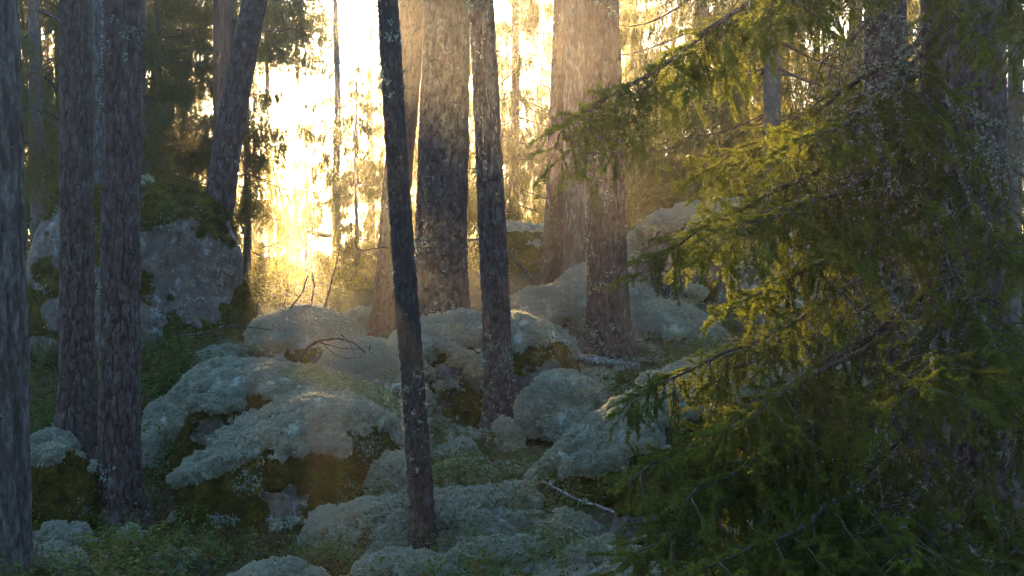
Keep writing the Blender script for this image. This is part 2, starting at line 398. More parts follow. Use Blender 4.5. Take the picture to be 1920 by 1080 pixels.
tree_trunk('pine_tree', 'widest pine in the middle with deep furrowed bark and green lichen', 'tree', [(822, 645, 13.6), (827, 450, 13.6), (833, 200, 13.6), (839, 0, 13.6)], .50, 19, n=96, plate=(.042, .11), depth=.015, lich=95)
tree_trunk('pine_tree', 'dark pine in front of the central lichen boulder, just right of the widest pine', 'tree', [(938, 822, 12), (929, 560, 12), (915, 250, 12), (902, 0, 12)], .235, 20, plate=(.036, .065), lich=45, taper=.87)
tree_trunk('pine_tree', 'brown pine left of the pale barkless trunk, lichen flecked near its foot', 'tree', [(1038, 540, 18.5), (1046, 300, 18.5), (1056, 0, 18.5)], .30, 21, n=56, dz=.04, taper=.75)
tree_trunk('dead_tree', 'smooth pale barkless trunk between two brown pines', 'tree', [(1082, 540, 18), (1078, 250, 18), (1076, 0, 18)], .32, 22, 'snag', lich=0, n=56, dz=.04, strips=True, depth=.007)
tree_trunk('pine_tree', 'sturdy brown pine right of the pale barkless trunk, fallen log at its foot', 'tree', [(1143, 680, 14), (1137, 430, 14), (1132, 200, 14), (1128, 0, 14)], .40, 23, taper=.83, plate=(.036, .13), lich=70)
tree_trunk('pine_tree', 'purplish pine behind the spruce branches, left of the grey spruce stem', 'tree', [(1662, 815, 10), (1660, 400, 10), (1660, 0, 10)], .325, 24, lich=60)
tree_trunk('pine_tree', 'broad purplish pine behind the spruce branches near the right edge', 'tree', [(1838, 1010, 8.6), (1832, 500, 8.6), (1826, 0, 8.6)], .395, 25, n=88, plate=(.042, .09), depth=.014, lich=60)

# ------------------------------------------------------------------ boulders
def cover(v, f, mask, thick, lump, seed, lscale=8.5):
    """a growth lying on the faces where mask > 0"""
    n = vnormals(v, f)
    keep = (mask[f].max(1) > .03)
    g = f[keep]; used = np.unique(g); idx = -np.ones(len(v), int); idx[used] = np.arange(len(used))
    m = mask[used]; vv = v[used]
    c1, _ = cellnoise(vv * lscale, seed); c2, _ = cellnoise(vv * lscale * 2.7, seed + 9)
    c3, _ = cellnoise(vv * lscale * .45 + .12 * fbm(vv * 9, seed, 2)[:, None], seed + 5)
    h = -.016 * (1 - sstep(m, .12, .4)) + thick * sstep(m, .1, .7) * (.45 + lump * .75 * np.sqrt(np.clip(1 - (c1 / .8) ** 2, 0, 1)) + lump * .55 * np.sqrt(np.clip(1 - (c3 / .85) ** 2, 0, 1)) + lump * .35 * (.7 - c2))
    dome = np.clip(1 - (c1 / .72) ** 2, 0, 1) * (.35 + .65 * np.clip(1 - (c3 / .85) ** 2, 0, 1))
    return vv + n[used] * h[:, None], idx[g], m, dome

def skirt(dirs, v):
    """rock widens towards the ground instead of rounding in under itself"""
    z = dirs[:, 2]; hr = np.sqrt(np.clip(1 - z * z, 0, 1))
    f = np.where(z < .15, np.sqrt(1 - .15 ** 2) / np.maximum(hr, .12) * (1 + .30 * (.15 - z)), 1.0)
    f = np.where(z < -.93, f * hr / .37, f)
    return v * np.stack([f, f, np.ones_like(f)], 1)

def boulder(name, label, cat, px, py, d, size, seed, rot=0.0, n=2.5, cuts=5, rough=.09, lich=None, moss=None, green=0.16, tuft=1.0, group=None, hi=True, tiltx=0.0, tilty=0.0, crust=.5, lump=1.3, thick=.056, only=False):
    dirs, f = ICO5 if hi else ICO4
    rng = np.random.default_rng(seed)
    r = 1 / (np.abs(dirs) ** n).sum(1) ** (1 / n)
    for _ in range(cuts):
        k = unit(rng.normal(size=3) * np.array([1, 1, .6])); h = rng.uniform(.72, .95)
        dk = dirs @ k; r = np.where(dk > .05, np.minimum(r, h / np.maximum(dk, .05) * (1 + .05 * fbm(dirs * 3, seed + _, 2))), r)
    r = r * (1 + rough * 1.6 * fbm(dirs * 1.6, seed, 3) + rough * .55 * fbm(dirs * 5, seed + 4, 4))
    v = skirt(dirs, dirs * r[:, None]) * np.array(size)
    Rm = np.array(Matrix.Rotation(rot, 3, 'Z') @ Matrix.Rotation(tiltx, 3, 'X') @ Matrix.Rotation(tilty, 3, 'Y'))
    v = v @ Rm.T
    base = P(px, py, d)
    w = v + base
    nrm = vnormals(v, f)
    above = w[:, 2] - ground_z(w[:, 0], w[:, 1])
    facing = unit(np.array([0, 0, CAM_Z]) - w)
    see = ((nrm * facing).sum(1) > -.45) & (above > -.08)
    root = obj(name, mesh(name, v, f), M['rock'], loc=base, label=label, cat=cat, group=group)
    lm = np.zeros(len(v)); mm = np.zeros(len(v))
    if lich is not None:
        lm = sstep(nrm[:, 2] * 1.0 + .75 * fbm(w * 2.3, seed + 21, 4) + .4 * fbm(w * 7.5, seed + 23, 3) + lich - .1, .22, .95) * (above > -.12)
        cv, cf, cm, dome = cover(v, f, lm, thick, lump, seed + 50)
        mk = M['lichen']
        gm = (vnoise(w * 1.9, seed + 33) > 1 - 2 * green) if green else np.zeros(len(v), bool)
        cn = vnormals(cv, cf)
        ws = cv + base
        seen = ((cn * unit(np.array([0, 0, CAM_Z]) - ws)).sum(1) > -.45) * (.12 + .88 * sstep(cm, .05, .5)) * (.12 + .88 * sstep(dome, .05, .4))
        isg = vnoise(ws * 1.9, seed + 33) > 1 - 2 * green
        dens = 3300 * tuft * (10.5 / d) ** 1.3
        rs = (d / 10.5) ** .65
        for nm, sel, mt in (('lichen_cover', ~isg, 'lichen'), ('green_lichen_cover', isg, 'lichen_green')):
            fs = cf[sel[cf].sum(1) >= 2]
            if len(fs) < 20: continue
            p, pn = scatter(cv, fs, dens, rng, seen)
            used = np.unique(fs); idx = np.zeros(len(cv), int); idx[used] = np.arange(len(used))
            tufted(nm, cv[used], idx[fs], p, rng, .020 * rs, M[mt], root, kind='stuff')
    if moss is not None:
        mm = sstep(nrm[:, 2] * .8 + .8 * fbm(w * 2.6, seed + 61, 4) + moss + .06, .35, .6) * (1 - sstep(lm, .45, .8)) * (above > -.1)
        if (mm > .1).sum() > 30:
            cv, cf, cm, dome = cover(v, f, mm, .025, .4, seed + 70, 11)
            ws = cv + base; cn = vnormals(cv, cf)
            seen = ((cn * unit(np.array([0, 0, CAM_Z]) - ws)).sum(1) > -.3) * sstep(cm, .05, .3)
            p, pn = scatter(cv, cf, 4000 * (10.5 / d), rng, seen)
            a = unit(pn + .5 * rng.normal(size=pn.shape)); b = unit(np.cross(a, rng.normal(size=pn.shape))) * .005; L = rng.uniform(.015, .042, (len(p), 1))
            tv, tt = tri_soup(np.stack([p - b, p + b, p + a * L], 1))
            obj('moss_cover', mesh('moss_cover', np.concatenate([cv, tv]), np.concatenate([cf, tt + len(cv)])), M['moss'], root, kind='stuff')
    if crust:
        wgt = see * (1 - sstep(lm, .1, .5)) * sstep(fbm(w * 4, seed + 81, 3), .0, .35)
        p, pn = scatter(v, f, 1500 * crust * (10.5 / d), rng, wgt)
        if len(p):
            tv, tt = tri_soup(flakes(p + pn * .02, pn, rng, (.005, .012), 8))
            obj('leafy_lichen', mesh('leafy_lichen', tv, tt, smooth=False), M['leaf_lichen'], root, kind='stuff')
    return root

G1 = 'lichen covered boulders'
boulder('boulder', 'largest mossy boulder, behind the left pines, with a steep bare right face', 'boulder', 250, 565, 14.6, (1.10, 1.0, 1.17), 3, n=2.5, cuts=4, rough=.08, lich=-.75, moss=.02, tuft=.6, group=G1, crust=.5)
boulder('boulder', 'rounded boulder with pale lichen brow over a dark mossy face, left of the thin tree', 'boulder', 552, 935, 10.3, (.86, .75, .66), 4, n=2.3, cuts=2, rough=.05, lich=-.06, moss=.5, green=.04, group=G1, crust=2.2)
boulder('boulder', 'long lichen and moss hump directly behind the dark mossy boulder', 'boulder', 560, 860, 11.3, (.92, .55, .62), 5, n=2.2, cuts=2, rough=.06, lich=.1, moss=.45, green=.35, group=G1, tilty=.10)
boulder('boulder', 'low pale lichen ledge at the left end of the humps, above the bilberry', 'boulder', 445, 765, 12.0, (.58, .4, .30), 6, n=2.2, cuts=2, lich=.35, moss=.0, group=G1, hi=False)
boulder('boulder', 'lichen dome below the dead twigs, right of the largest boulder', 'boulder', 572, 675, 13.2, (.52, .5, .37), 7, n=2.1, cuts=2, lich=.22, moss=.05, group=G1, hi=False)
boulder('boulder', 'central dome of lichen with a dark hollow at its foot', 'boulder', 900, 735, 13.0, (.92, .7, .64), 8, n=2.3, cuts=3, rough=.08, lich=.0, moss=.45, green=.3, group=G1, crust=1.2)
boulder('boulder', 'sunlit shoulder of lichen beside the foot of the leaning reddish pine', 'boulder', 705, 770, 12.4, (.48, .5, .50), 9, n=2.1, cuts=2, lich=.28, moss=.0, group=G1)
boulder('boulder', 'sloping boulder with a long lichen rim and dark undercut side, at the spruce', 'boulder', 1290, 895, 10.0, (1.22, .75, .62), 10, n=2.5, cuts=3, rough=.08, lich=-.08, moss=.4, group=G1, tilty=-.44, crust=1.6)
boulder('boulder', 'smaller round lichen knob in the gap between the domes', 'boulder', 1055, 772, 11.6, (.24, .22, .22), 12, n=2.0, cuts=0, lich=.5, group=G1, hi=False, crust=0)
boulder('boulder', 'lichen slope running up to the sturdy pine from the central dome', 'boulder', 1050, 655, 15.2, (.85, .7, .56), 13, n=2.1, cuts=2, lich=.35, moss=.0, group=G1, tuft=.8)
boulder('boulder', 'lichen hump right of the sturdy pine', 'boulder', 1240, 665, 14.8, (.62, .6, .42), 14, n=2.1, cuts=2, lich=.3, moss=.05, group=G1, hi=False)
boulder('boulder', 'big pale rounded boulder high up behind the sturdy pine', 'boulder', 1335, 545, 17.5, (1.12, 1.0, .98), 15, n=2.3, cuts=3, rough=.06, lich=.38, moss=-.1, group=G1, tuft=.8, tilty=-.12)
boulder('boulder', 'narrow lichen spur between the sturdy pine and the pale boulder', 'boulder', 1110, 580, 16.6, (.48, .5, .40), 16, n=2.1, cuts=2, lich=.35, group=G1, tilty=-.5, hi=False, green=.3)
boulder('boulder', 'mossy sunlit rock in the hazy distance beyond the pines', 'boulder', 975, 500, 23, (.75, .8, .62), 17, n=2.3, cuts=3, lich=-.2, moss=.35, group=G1, hi=False, tuft=.5)
boulder('boulder', 'pale sunlit hump beside the reddish pine foot', 'boulder', 690, 650, 15.5, (.34, .4, .30), 18, n=2.1, cuts=1, lich=.35, group=G1, hi=False)
boulder('boulder', 'dark mossy hummock low between the left pines', 'boulder', 105, 930, 9.9, (.27, .3, .29), 19, n=2.2, cuts=2, lich=-.35, moss=.5, group=G1, hi=False)
boulder('boulder', 'low flat rock half buried under dead sticks beneath the spruce', 'boulder', 1200, 985, 8.5, (.16, .15, .12), 20, n=2.6, cuts=5, lich=-.6, moss=-.1, group=G1, hi=False)

G2 = 'cushions of reindeer lichen'
def cushion(label, px, py, d, size, seed, green=0.0, rot=0.0):
    """a lichen cushion: low lumpy dome and its tufts, one mesh"""
    dirs, f = ICO4
    rng = np.random.default_rng(seed)
    base = P(px, py, d); base[2] = min(base[2], gz(base[0], base[1]) + .03)
    v = skirt(dirs, dirs * (1 + .22 * fbm(dirs * 1.7, seed, 3))[:, None]) * np.array(size)
    c, s = math.cos(rot), math.sin(rot); v = np.stack([v[:, 0] * c - v[:, 1] * s, v[:, 0] * s + v[:, 1] * c, v[:, 2]], 1)
    nn = vnormals(v, f); w = v + base
    c1, _ = cellnoise(w * 8, seed); c2, _ = cellnoise(w * 21, seed + 9)
    v = v + nn * (.095 * np.sqrt(np.clip(1 - (c1 / .8) ** 2, 0, 1)) - .04 + .03 * (.7 - c2))[:, None]
    nn = vnormals(v, f)
    seen = ((nn * unit(np.array([0, 0, CAM_Z]) - (v + base))).sum(1) > -.45) & (v[:, 2] + base[2] > ground_z(v[:, 0] + base[0], v[:, 1] + base[1]) - .03)
    p, pn = scatter(v, f, 3600, rng, seen * (.1 + .9 * sstep(np.clip(1 - (c1 / .75) ** 2, 0, 1), .05, .4)))
    m = M['lichen_green' if green else 'lichen']
    o = obj('lichen_cushion', mesh('lichen_cushion', v, f), m, loc=base, label=label, cat='lichen', group=G2)
    tufted('tufts', v[:3] * .5, np.array([[0, 1, 2]]), p, rng, .018, m, o, kind='stuff')
    return o
cushion('broad lichen cushion right of the thin tree foot', 885, 985, 9.1, (.36, .32, .17), 31)
cushion('lichen cushion touching the left side of the thin tree foot', 715, 985, 9.1, (.30, .3, .15), 32)
cushion('wide low lichen cushion left of the thin tree, beside the bilberry', 650, 1000, 9.2, (.22, .26, .12), 33)
cushion('greenish lichen pad behind the thin tree in the dip', 862, 905, 10.0, (.24, .22, .10), 34, green=1)
cushion('lichen lumps in the dip under the central hollow', 855, 868, 10.6, (.17, .17, .12), 35)
cushion('lichen cushion at the lower end of the sloping rim', 955, 950, 9.4, (.18, .2, .12), 36)
cushion('lichen cushion below the fallen pale stick', 1062, 1010, 8.8, (.16, .16, .12), 37)
cushion('long lichen ridge along the bottom, right of the thin tree', 940, 1050, 8.4, (.27, .16, .09), 38, rot=.35)
cushion('lichen cushion at the bottom edge under the thin tree', 760, 1085, 8.1, (.26, .2, .10), 39)
cushion('lichen cushion at the bottom edge in front of the bilberry', 520, 1088, 8.0, (.24, .2, .09), 40)
cushion('lichen tuft beside the foot of the third pine', 248, 1030, 9.4, (.085, .09, .10), 41)
cushion('lichen cushion at the bottom edge beside the grey dead trunk', 92, 1080, 8.3, (.17, .2, .13), 42)
cushion('small lichen tuft between the grey dead trunk and the third pine', 125, 1015, 9.2, (.12, .1, .08), 43)
cushion('lichen heap behind the grey dead trunk, left of the second pine', 90, 835, 11.2, (.20, .25, .2), 44)
cushion('low lichen roll between the second and third pines', 150, 878, 10.6, (.15, .12, .09), 45)
cushion('lichen lump right of the third pine', 268, 812, 11.3, (.11, .14, .15), 46)
cushion('lichen patch under the bare twigs beside the largest boulder', 425, 668, 13.2, (.26, .2, .10), 47)
cushion('lichen cushion at the dark boulder right foot', 735, 905, 9.9, (.16, .2, .16), 48)
cushion('small lichen cushion in the bilberry near the bottom', 330, 1068, 8.6, (.13, .12, .07), 49)
cushion('lichen knob tucked between dark pine foot and sloping boulder', 948, 825, 11.3, (.09, .1, .11), 50)
cushion('lichen cushion beneath the sticks at the spruce foot', 1130, 1055, 8.3, (.22, .18, .08), 51)
cushion('lichen pad in the shade of the low spruce branches', 1250, 1010, 8.6, (.2, .2, .1), 52)

# ------------------------------------------------------------------ spruces
def needles(pts, rng, spacing=.0042, ln=.0195, w=.0024, per=3, fwd=.6):
    """needle triangles round a twig"""
    pts = np.asarray(pts); seg = np.diff(pts, axis=0); sl_ = np.linalg.norm(seg, axis=1); cum = np.concatenate([[0], np.cumsum(sl_)])
    s = np.arange(0, cum[-1], spacing / per); 
    if len(s) < 2: s = np.array([0, cum[-1] * .5])
    c = np.stack([np.interp(s, cum, pts[:, k]) for k in range(3)], 1)
    k = np.clip(np.searchsorted(cum, s, side='right') - 1, 0, len(seg) - 1); t = seg[k] / (sl_[k, None] + 1e-9)
    a = rng.normal(size=c.shape); a = unit(a - t * (a * t).sum(1, keepdims=True) + np.array([0, 0, .35]))
    d = unit(a + t * fwd) * (ln * rng.uniform(.7, 1.15, (len(s), 1)))
    b = unit(np.cross(d, rng.normal(size=d.shape))) * w
    return np.stack([c - b, c + b, c + d], 1)

def bough(L, seed, droop=.12, lift=.05, bare=.25, dens=1.0, dead=False):
    """a hanging spruce bough along +X; returns wood, needle and lichen meshes and the end point"""
    rng = np.random.default_rng(seed); wood = Bag(); nd, tip, li = [], [], []
    s = np.linspace(0, 1, 14)
    wob = np.cumsum(rng.normal(size=14)) * .012 * L
    main = np.stack([L * s, wob, L * (-droop * s + lift * s ** 2.2) + np.cumsum(rng.normal(size=14)) * .006 * L], 1)
    r0 = .006 + .007 * L
    wood.tube(main, r0 * (1 - .85 * s) + .0012, 6)
    def lich(pts, n_, r):
        k = rng.random(n_) * (len(pts) - 1); i = k.astype(int); f = (k - i)[:, None]
        p = pts[i] * (1 - f) + pts[np.minimum(i + 1, len(pts) - 1)] * f + rng.normal(size=(n_, 3)) * r
        li.append(flakes(p, unit(rng.normal(size=p.shape) + np.array([0, 0, .5])), rng, (.004, .0095), 9))
    lich(main[:11], int((150 if dead else 45) * L), .012)
    def sprig(p0, d0, l, tipness):
        if dead:
            wood.tube(np.stack([p0, p0 + d0 * l * .5 + rng.normal(size=3) * .01, p0 + d0 * l]), [.0022, .0016, .001], 3, cap=False); lich(np.stack([p0, p0 + d0 * l]), 2, .006); return
        k = 5; u = np.linspace(0, 1, k)[:, None]
        side = rng.normal(size=3) * .12
        pts = p0 + d0 * l * u + side * l * u ** 2 + np.array([0, 0, -.12]) * l * u ** 2
        T = needles(pts, rng); nd.append(T); tip.append(np.full(len(T), tipness * rng.uniform(.3, 1)))
        wood.tube(pts[::2], [.0016, .0012, .0008], 3, cap=False)
        for _ in range(rng.integers(1, 4)):
            q = pts[rng.integers(1, 4)]; dd = unit(d0 + rng.normal(size=3) * .55) * l * rng.uniform(.25, .5)
            T = needles(np.stack([q, q + dd * .5, q + dd + np.array([0, 0, -.01])]), rng); nd.append(T); tip.append(np.full(len(T), tipness * rng.uniform(.4, 1)))
    nl = max(6, int(L * 11 * dens))
    for i_ in range(nl):
        s0 = .14 + .84 * (i_ + rng.random()) / nl
        p0 = np.array([np.interp(s0, s, main[:, k]) for k in range(3)])
        side = 1 if i_ % 2 else -1
        l = (.12 + .34 * L * (1 - s0) ** .7 * (.55 + .45 * min(1, s0 * 3))) * rng.uniform(.65, 1.2)
        yaw = side * rng.uniform(.6, 1.15)
        dr = np.array([math.cos(yaw), math.sin(yaw), rng.uniform(-.25, .12)])
        k = 7; u = np.linspace(0, 1, k)
        lat = p0 + dr * l * u[:, None] + np.array([0, 0, 1.0]) * (-.42 * l * u ** 2)[:, None] + np.cumsum(rng.normal(size=(k, 3)), 0) * .012 * l
        wood.tube(lat, .0042 * (1 - .75 * u) + .0008, 4)
        lich(lat, int(l * (100 if dead else 8) * (1.4 - s0)), .009)
        nh = max(3, int(l / .042 * dens))
        for j in range(nh):
            uu = (j + rng.random()) / nh
            if rng.random() < (.8 if s0 < bare else .45 if s0 < bare + .12 else 0): continue
            q = np.array([np.interp(uu, u, lat[:, c]) for c in range(3)])
            hl = rng.uniform(.07, .22) * (.6 + .5 * L / 2)
            hang = unit(np.array([dr[0] * .35, dr[1] * .35, -1.0]) + rng.normal(size=3) * .22) if rng.random() < .55 else unit(dr * .9 + rng.normal(size=3) * .3)
            sprig(q, hang, hl, .12 if uu < .6 else .75)
        sprig(lat[-1], unit(dr + np.array([0, 0, -.3])), .12, 1.0)
    for s0 in np.arange(.3, 1, .05 / max(L, .5)):
        p0 = np.array([np.interp(s0, s, main[:, k]) for k in range(3)])
        sprig(p0, unit(np.array([.4, rng.normal() * .35, -1.0])), rng.uniform(.08, .24), .05)
        if s0 > .55: sprig(p0, unit(np.array([.9, rng.normal() * .6, .25])), rng.uniform(.06, .12), .9)
    sprig(main[-1], np.array([1, 0, .12]), .13, 1.0)
    # beard lichen strands
    nb = int(6 * L); k = rng.integers(2, 12, nb); p = main[k] + rng.normal(size=(nb, 3)) * np.array([.1, .12 * L, .02])
    e = p + np.stack([rng.normal(size=nb) * .012, rng.normal(size=nb) * .012, -rng.uniform(.03, .11, nb)], 1)
    b = unit(rng.normal(size=(nb, 3))) * .0016
    li.append(np.stack([p - b, p + b, e], 1))
    if dead: nd, tip = [np.zeros((1, 3, 3))], [np.zeros(1)]
    T = np.concatenate(nd); tv, tt = tri_soup(T); tp = np.repeat(np.concatenate(tip), 3)
    lv, lt = tri_soup(np.concatenate(li))
    return wood.mesh('bough'), mesh('needles', tv, tt, smooth=False, attrs={'tip': tp}), mesh('branch_lichen', lv, lt, smooth=False), main[-1]

VAR = [(L, bough(L, 500 + k, dr, lf, ba)) for k, (L, dr, lf, ba) in enumerate(
    [(.65, .10, .15, .1), (.9, .2, .2, .15), (1.1, .15, .1, .2), (1.4, .22, .12, .3), (1.4, .12, .1, .4), (1.8, .25, .12, .4), (1.8, .15, .05, .45), (2.2, .25, .1, .45)])]
DVAR = [(L, bough(L, 600 + k, .15, .1, .2, .8, True)) for k, L in enumerate((.8, 1.2, 1.5))]

def add_bough(root, rootloc, start, end, k, roll=0.0, VAR=VAR, dead=False):
    start, end = np.asarray(start), np.asarray(end); vec = end - start; dist = np.linalg.norm(vec)
    best = sorted(range(len(VAR)), key=lambda q: abs(np.linalg.norm(VAR[q][1][3]) - dist) + .12 * ((q * 7 + k * 3) % 5) / 5)[0]
    L, (w, nd, li, e) = VAR[best]
    sc_ = dist / np.linalg.norm(e)
    az = math.atan2(vec[1], vec[0]) - math.atan2(e[1], e[0])
    pit = math.atan2(vec[2], math.hypot(vec[0], vec[1])) - math.atan2(e[2], math.hypot(e[0], e[1]))
    o = obj('bough', w, M['twig'], root)
    o.location = start - rootloc
    o.rotation_euler = (Matrix.Rotation(az, 3, 'Z') @ Matrix.Rotation(-pit, 3, 'Y') @ Matrix.Rotation(roll, 3, 'X')).to_euler()
    o.scale = (sc_, sc_ if k % 2 else -sc_, sc_)
    if not dead: obj('needles', nd, M['needle'], o, kind='stuff')
    obj('branch_lichen', li, M['leaf_lichen'], o, kind='stuff')
    return o

# the near spruce on the right
spr_d = 7.1
spath = np.array([P(1752, 1350, spr_d), P(1752, 900, spr_d), P(1755, 500, spr_d), P(1750, 200, spr_d), P(1748, -50, spr_d), P(1748, -900, spr_d), P(1748, -1800, spr_d)])
sbase = np.array([spath[0][0], spath[0][1], gz(spath[0][0], spath[0][1])])
spath[0][2] = sbase[2] - .2
spruce = bpy.data.objects.new('spruce_tree', None); C.objects.link(spruce); spruce.location = sbase
spruce['label'] = 'near spruce with a slim grey stem, drooping green boughs and hanging lichen'; spruce['category'] = 'tree'
V, q, fur = trunk_mesh('trunk', spath, [.078, .070, .064, .06, .057, .045, .03], 77, n=40, dz=.03, plate=(.016, .02), depth=.003, top=3.4)
obj('trunk', mesh('trunk', V - sbase, quads=q, attrs={'furrow': fur * .4}), M['spruce_bark'], spruce)
BOUGHS = [  # height on the stem (pixel row), tip (px, py, distance)
    (-330, 1062, 232, 6.5), (-260, 1270, 90, 7.0), (60, 1310, 330, 7.4), (190, 1225, 478, 6.6), (250, 1330, 430, 6.0), (120, 1500, 260, 6.2), (60, 1640, 200, 6.7), (150, 1650, 330, 6.6), (300, 1440, 560, 6.2),
    (430, 1175, 750, 6.9), (530, 1150, 890, 6.6), (560, 1370, 800, 6.0), (620, 1230, 930, 6.2), 
    (700, 1200, 1040, 6.0), (720, 1340, 960, 6.6), (760, 1290, 1080, 5.6), (900, 1560, 1060, 5.8), (950, 1350, 1150, 6.6), 
    (130, 1690, 250, 6.7), (230, 1610, 430, 6.4), (540, 1650, 740, 5.6), 
    (820, 1720, 1060, 5.4), (900, 1640, 1140, 5.5),
    (250, 1920, 480, 6.1), (420, 1900, 660, 5.9), (480, 1970, 780, 6.3), (660, 1990, 920, 6.2), 
    (820, 1960, 1060, 6.0), (350, 2050, 540, 7.8), (560, 2050, 700, 7.9),
    (430, 1500, 640, 7.9), (600, 1450, 880, 7.9), (750, 1520, 1000, 7.6), (880, 1220, 1110, 7.0)]
BOUGHS += [(-420, 1420, 20, 6.2), (-300, 1990, 90, 6.3), (-50, 1850, 90, 6.8), (150, 1860, 320, 6.8), (-600, 1850, -160, 6.2)]
DEAD = [(-120, 1560, 110, 6.5), (20, 1580, 300, 6.3), (80, 1450, 330, 6.7), (140, 1560, 420, 6.6), (230, 1480, 420, 7.4), (330, 1560, 560, 6.3), (130, 1900, 330, 6.5), (380, 1830, 660, 6.3), (500, 1400, 700, 6.8)]
for k, (sy, tx, ty, td) in enumerate(BOUGHS):
    z = P(1752, sy, spr_d); z[0] = np.interp(z[2], spath[:, 2], spath[:, 0])
    add_bough(spruce, sbase, z, P(tx, ty, td), k, roll=random.Random(k).uniform(-.25, .25))

for k, (sy, tx, ty, td) in enumerate(DEAD):
    z = P(1752, sy, spr_d); z[0] = np.interp(z[2], spath[:, 2], spath[:, 0])
    add_bough(spruce, sbase, z, P(tx, ty, td), k, random.Random(k).uniform(-.5, .5), DVAR, True)['label'] = 'bare lichen crusted bough'

# far spruces: five grown trees shared by all the background
def far_spruce(H, seed, wide=1.0, low=.06, sparse=1.0, dens=1.0):
    rng = np.random.default_rng(seed); wood = Bag(); fl = []
    z = low * H
    while z < H * .97:
        t = z / H; Lb = wide * (.25 + 2.0 * (1 - t) ** .8) * min(1, .55 + t * 3)
        for b in range(rng.integers(3, 6)):
            if rng.random() > sparse: continue
            az = rng.uniform(0, 2 * math.pi); L = Lb * rng.uniform(.6, 1.15); k = 9; u = np.linspace(0, 1, k)
            dr = rng.uniform(.30, .62)
            pts = np.stack([np.cos(az) * L * u, np.sin(az) * L * u, z + L * (-dr * u + .28 * u ** 3)], 1)
            wood.tube(pts, (.005 + .007 * L) * (1 - .85 * u) + .002, 4, cap=False)
            nh = int(L * 42 * dens)
            uu = rng.uniform(.12, 1, nh) ** .8
            q = np.stack([np.interp(uu, u, pts[:, c]) for c in range(3)], 1)
            spread = rng.normal(size=nh) * .17 * L * (1.15 - uu)
            q += np.stack([-np.sin(az) * spread, np.cos(az) * spread, -.35 * np.abs(spread)], 1)
            hl = rng.uniform(.2, .85, nh) * (.45 + .55 * (1 - uu)) * min(1.2, .5 + L * .4)
            dirn = unit(np.stack([np.cos(az) * .25 + rng.normal(size=nh) * .15, np.sin(az) * .25 + rng.normal(size=nh) * .15, -np.ones(nh)], 1))
            m = 20
            for j in range(m):
                f = (j + rng.random(nh)) / m
                c = q + dirn * (hl * f)[:, None]
                d = unit(dirn + rng.normal(size=(nh, 3)) * .55) * rng.uniform(.05, .12, (nh, 1))
                bb = unit(np.cross(d, rng.normal(size=(nh, 3)))) * rng.uniform(.005, .011, (nh, 1))
                fl.append(np.stack([c - bb, c + bb, c + d], 1))
        z += rng.uniform(.24, .42) * (1 + .3 * (H / 12))
    tv, tt = tri_soup(np.concatenate(fl))
    zz = np.linspace(-.3, H, 14); tr = Bag(); tr.tube(np.stack([.02 * np.sin(zz), .02 * np.cos(zz * 1.3), zz], 1), .0095 * H * (1 - zz / H * .93) + .01, 12)
    return tr.mesh('trunk'), wood.mesh('branches'), mesh('crown', tv, tt, smooth=False)
FAR = [far_spruce(11, 900, 1.0, .05, 1, .85), far_spruce(13, 901, 1.15, .10, 1, .85), far_spruce(9, 902, .8, .02, .9), far_spruce(12, 903, .95, .2, .6, .9), far_spruce(5, 904, .62, .02)]
def spruce_at(px, d, kind, label, rot, s=1.0, group='backlit spruces behind the boulders'):
    x = (px - CX) / F_PX * d; base = (x, d, gz(x, d) - .05)
    e = bpy.data.objects.new('spruce_tree', None); C.objects.link(e); e.location = base; e.rotation_euler = (0, 0, rot); e.scale = (s, s, s)
    e['label'] = label; e['category'] = 'tree'; e['group'] = group
    a, b, c = FAR[kind]
    obj('trunk', a, M['spruce_bark'], e); obj('branches', b, M['twig'], e, kind='stuff'); obj('crown', c, M['needle_far'], e, kind='stuff')
    return e
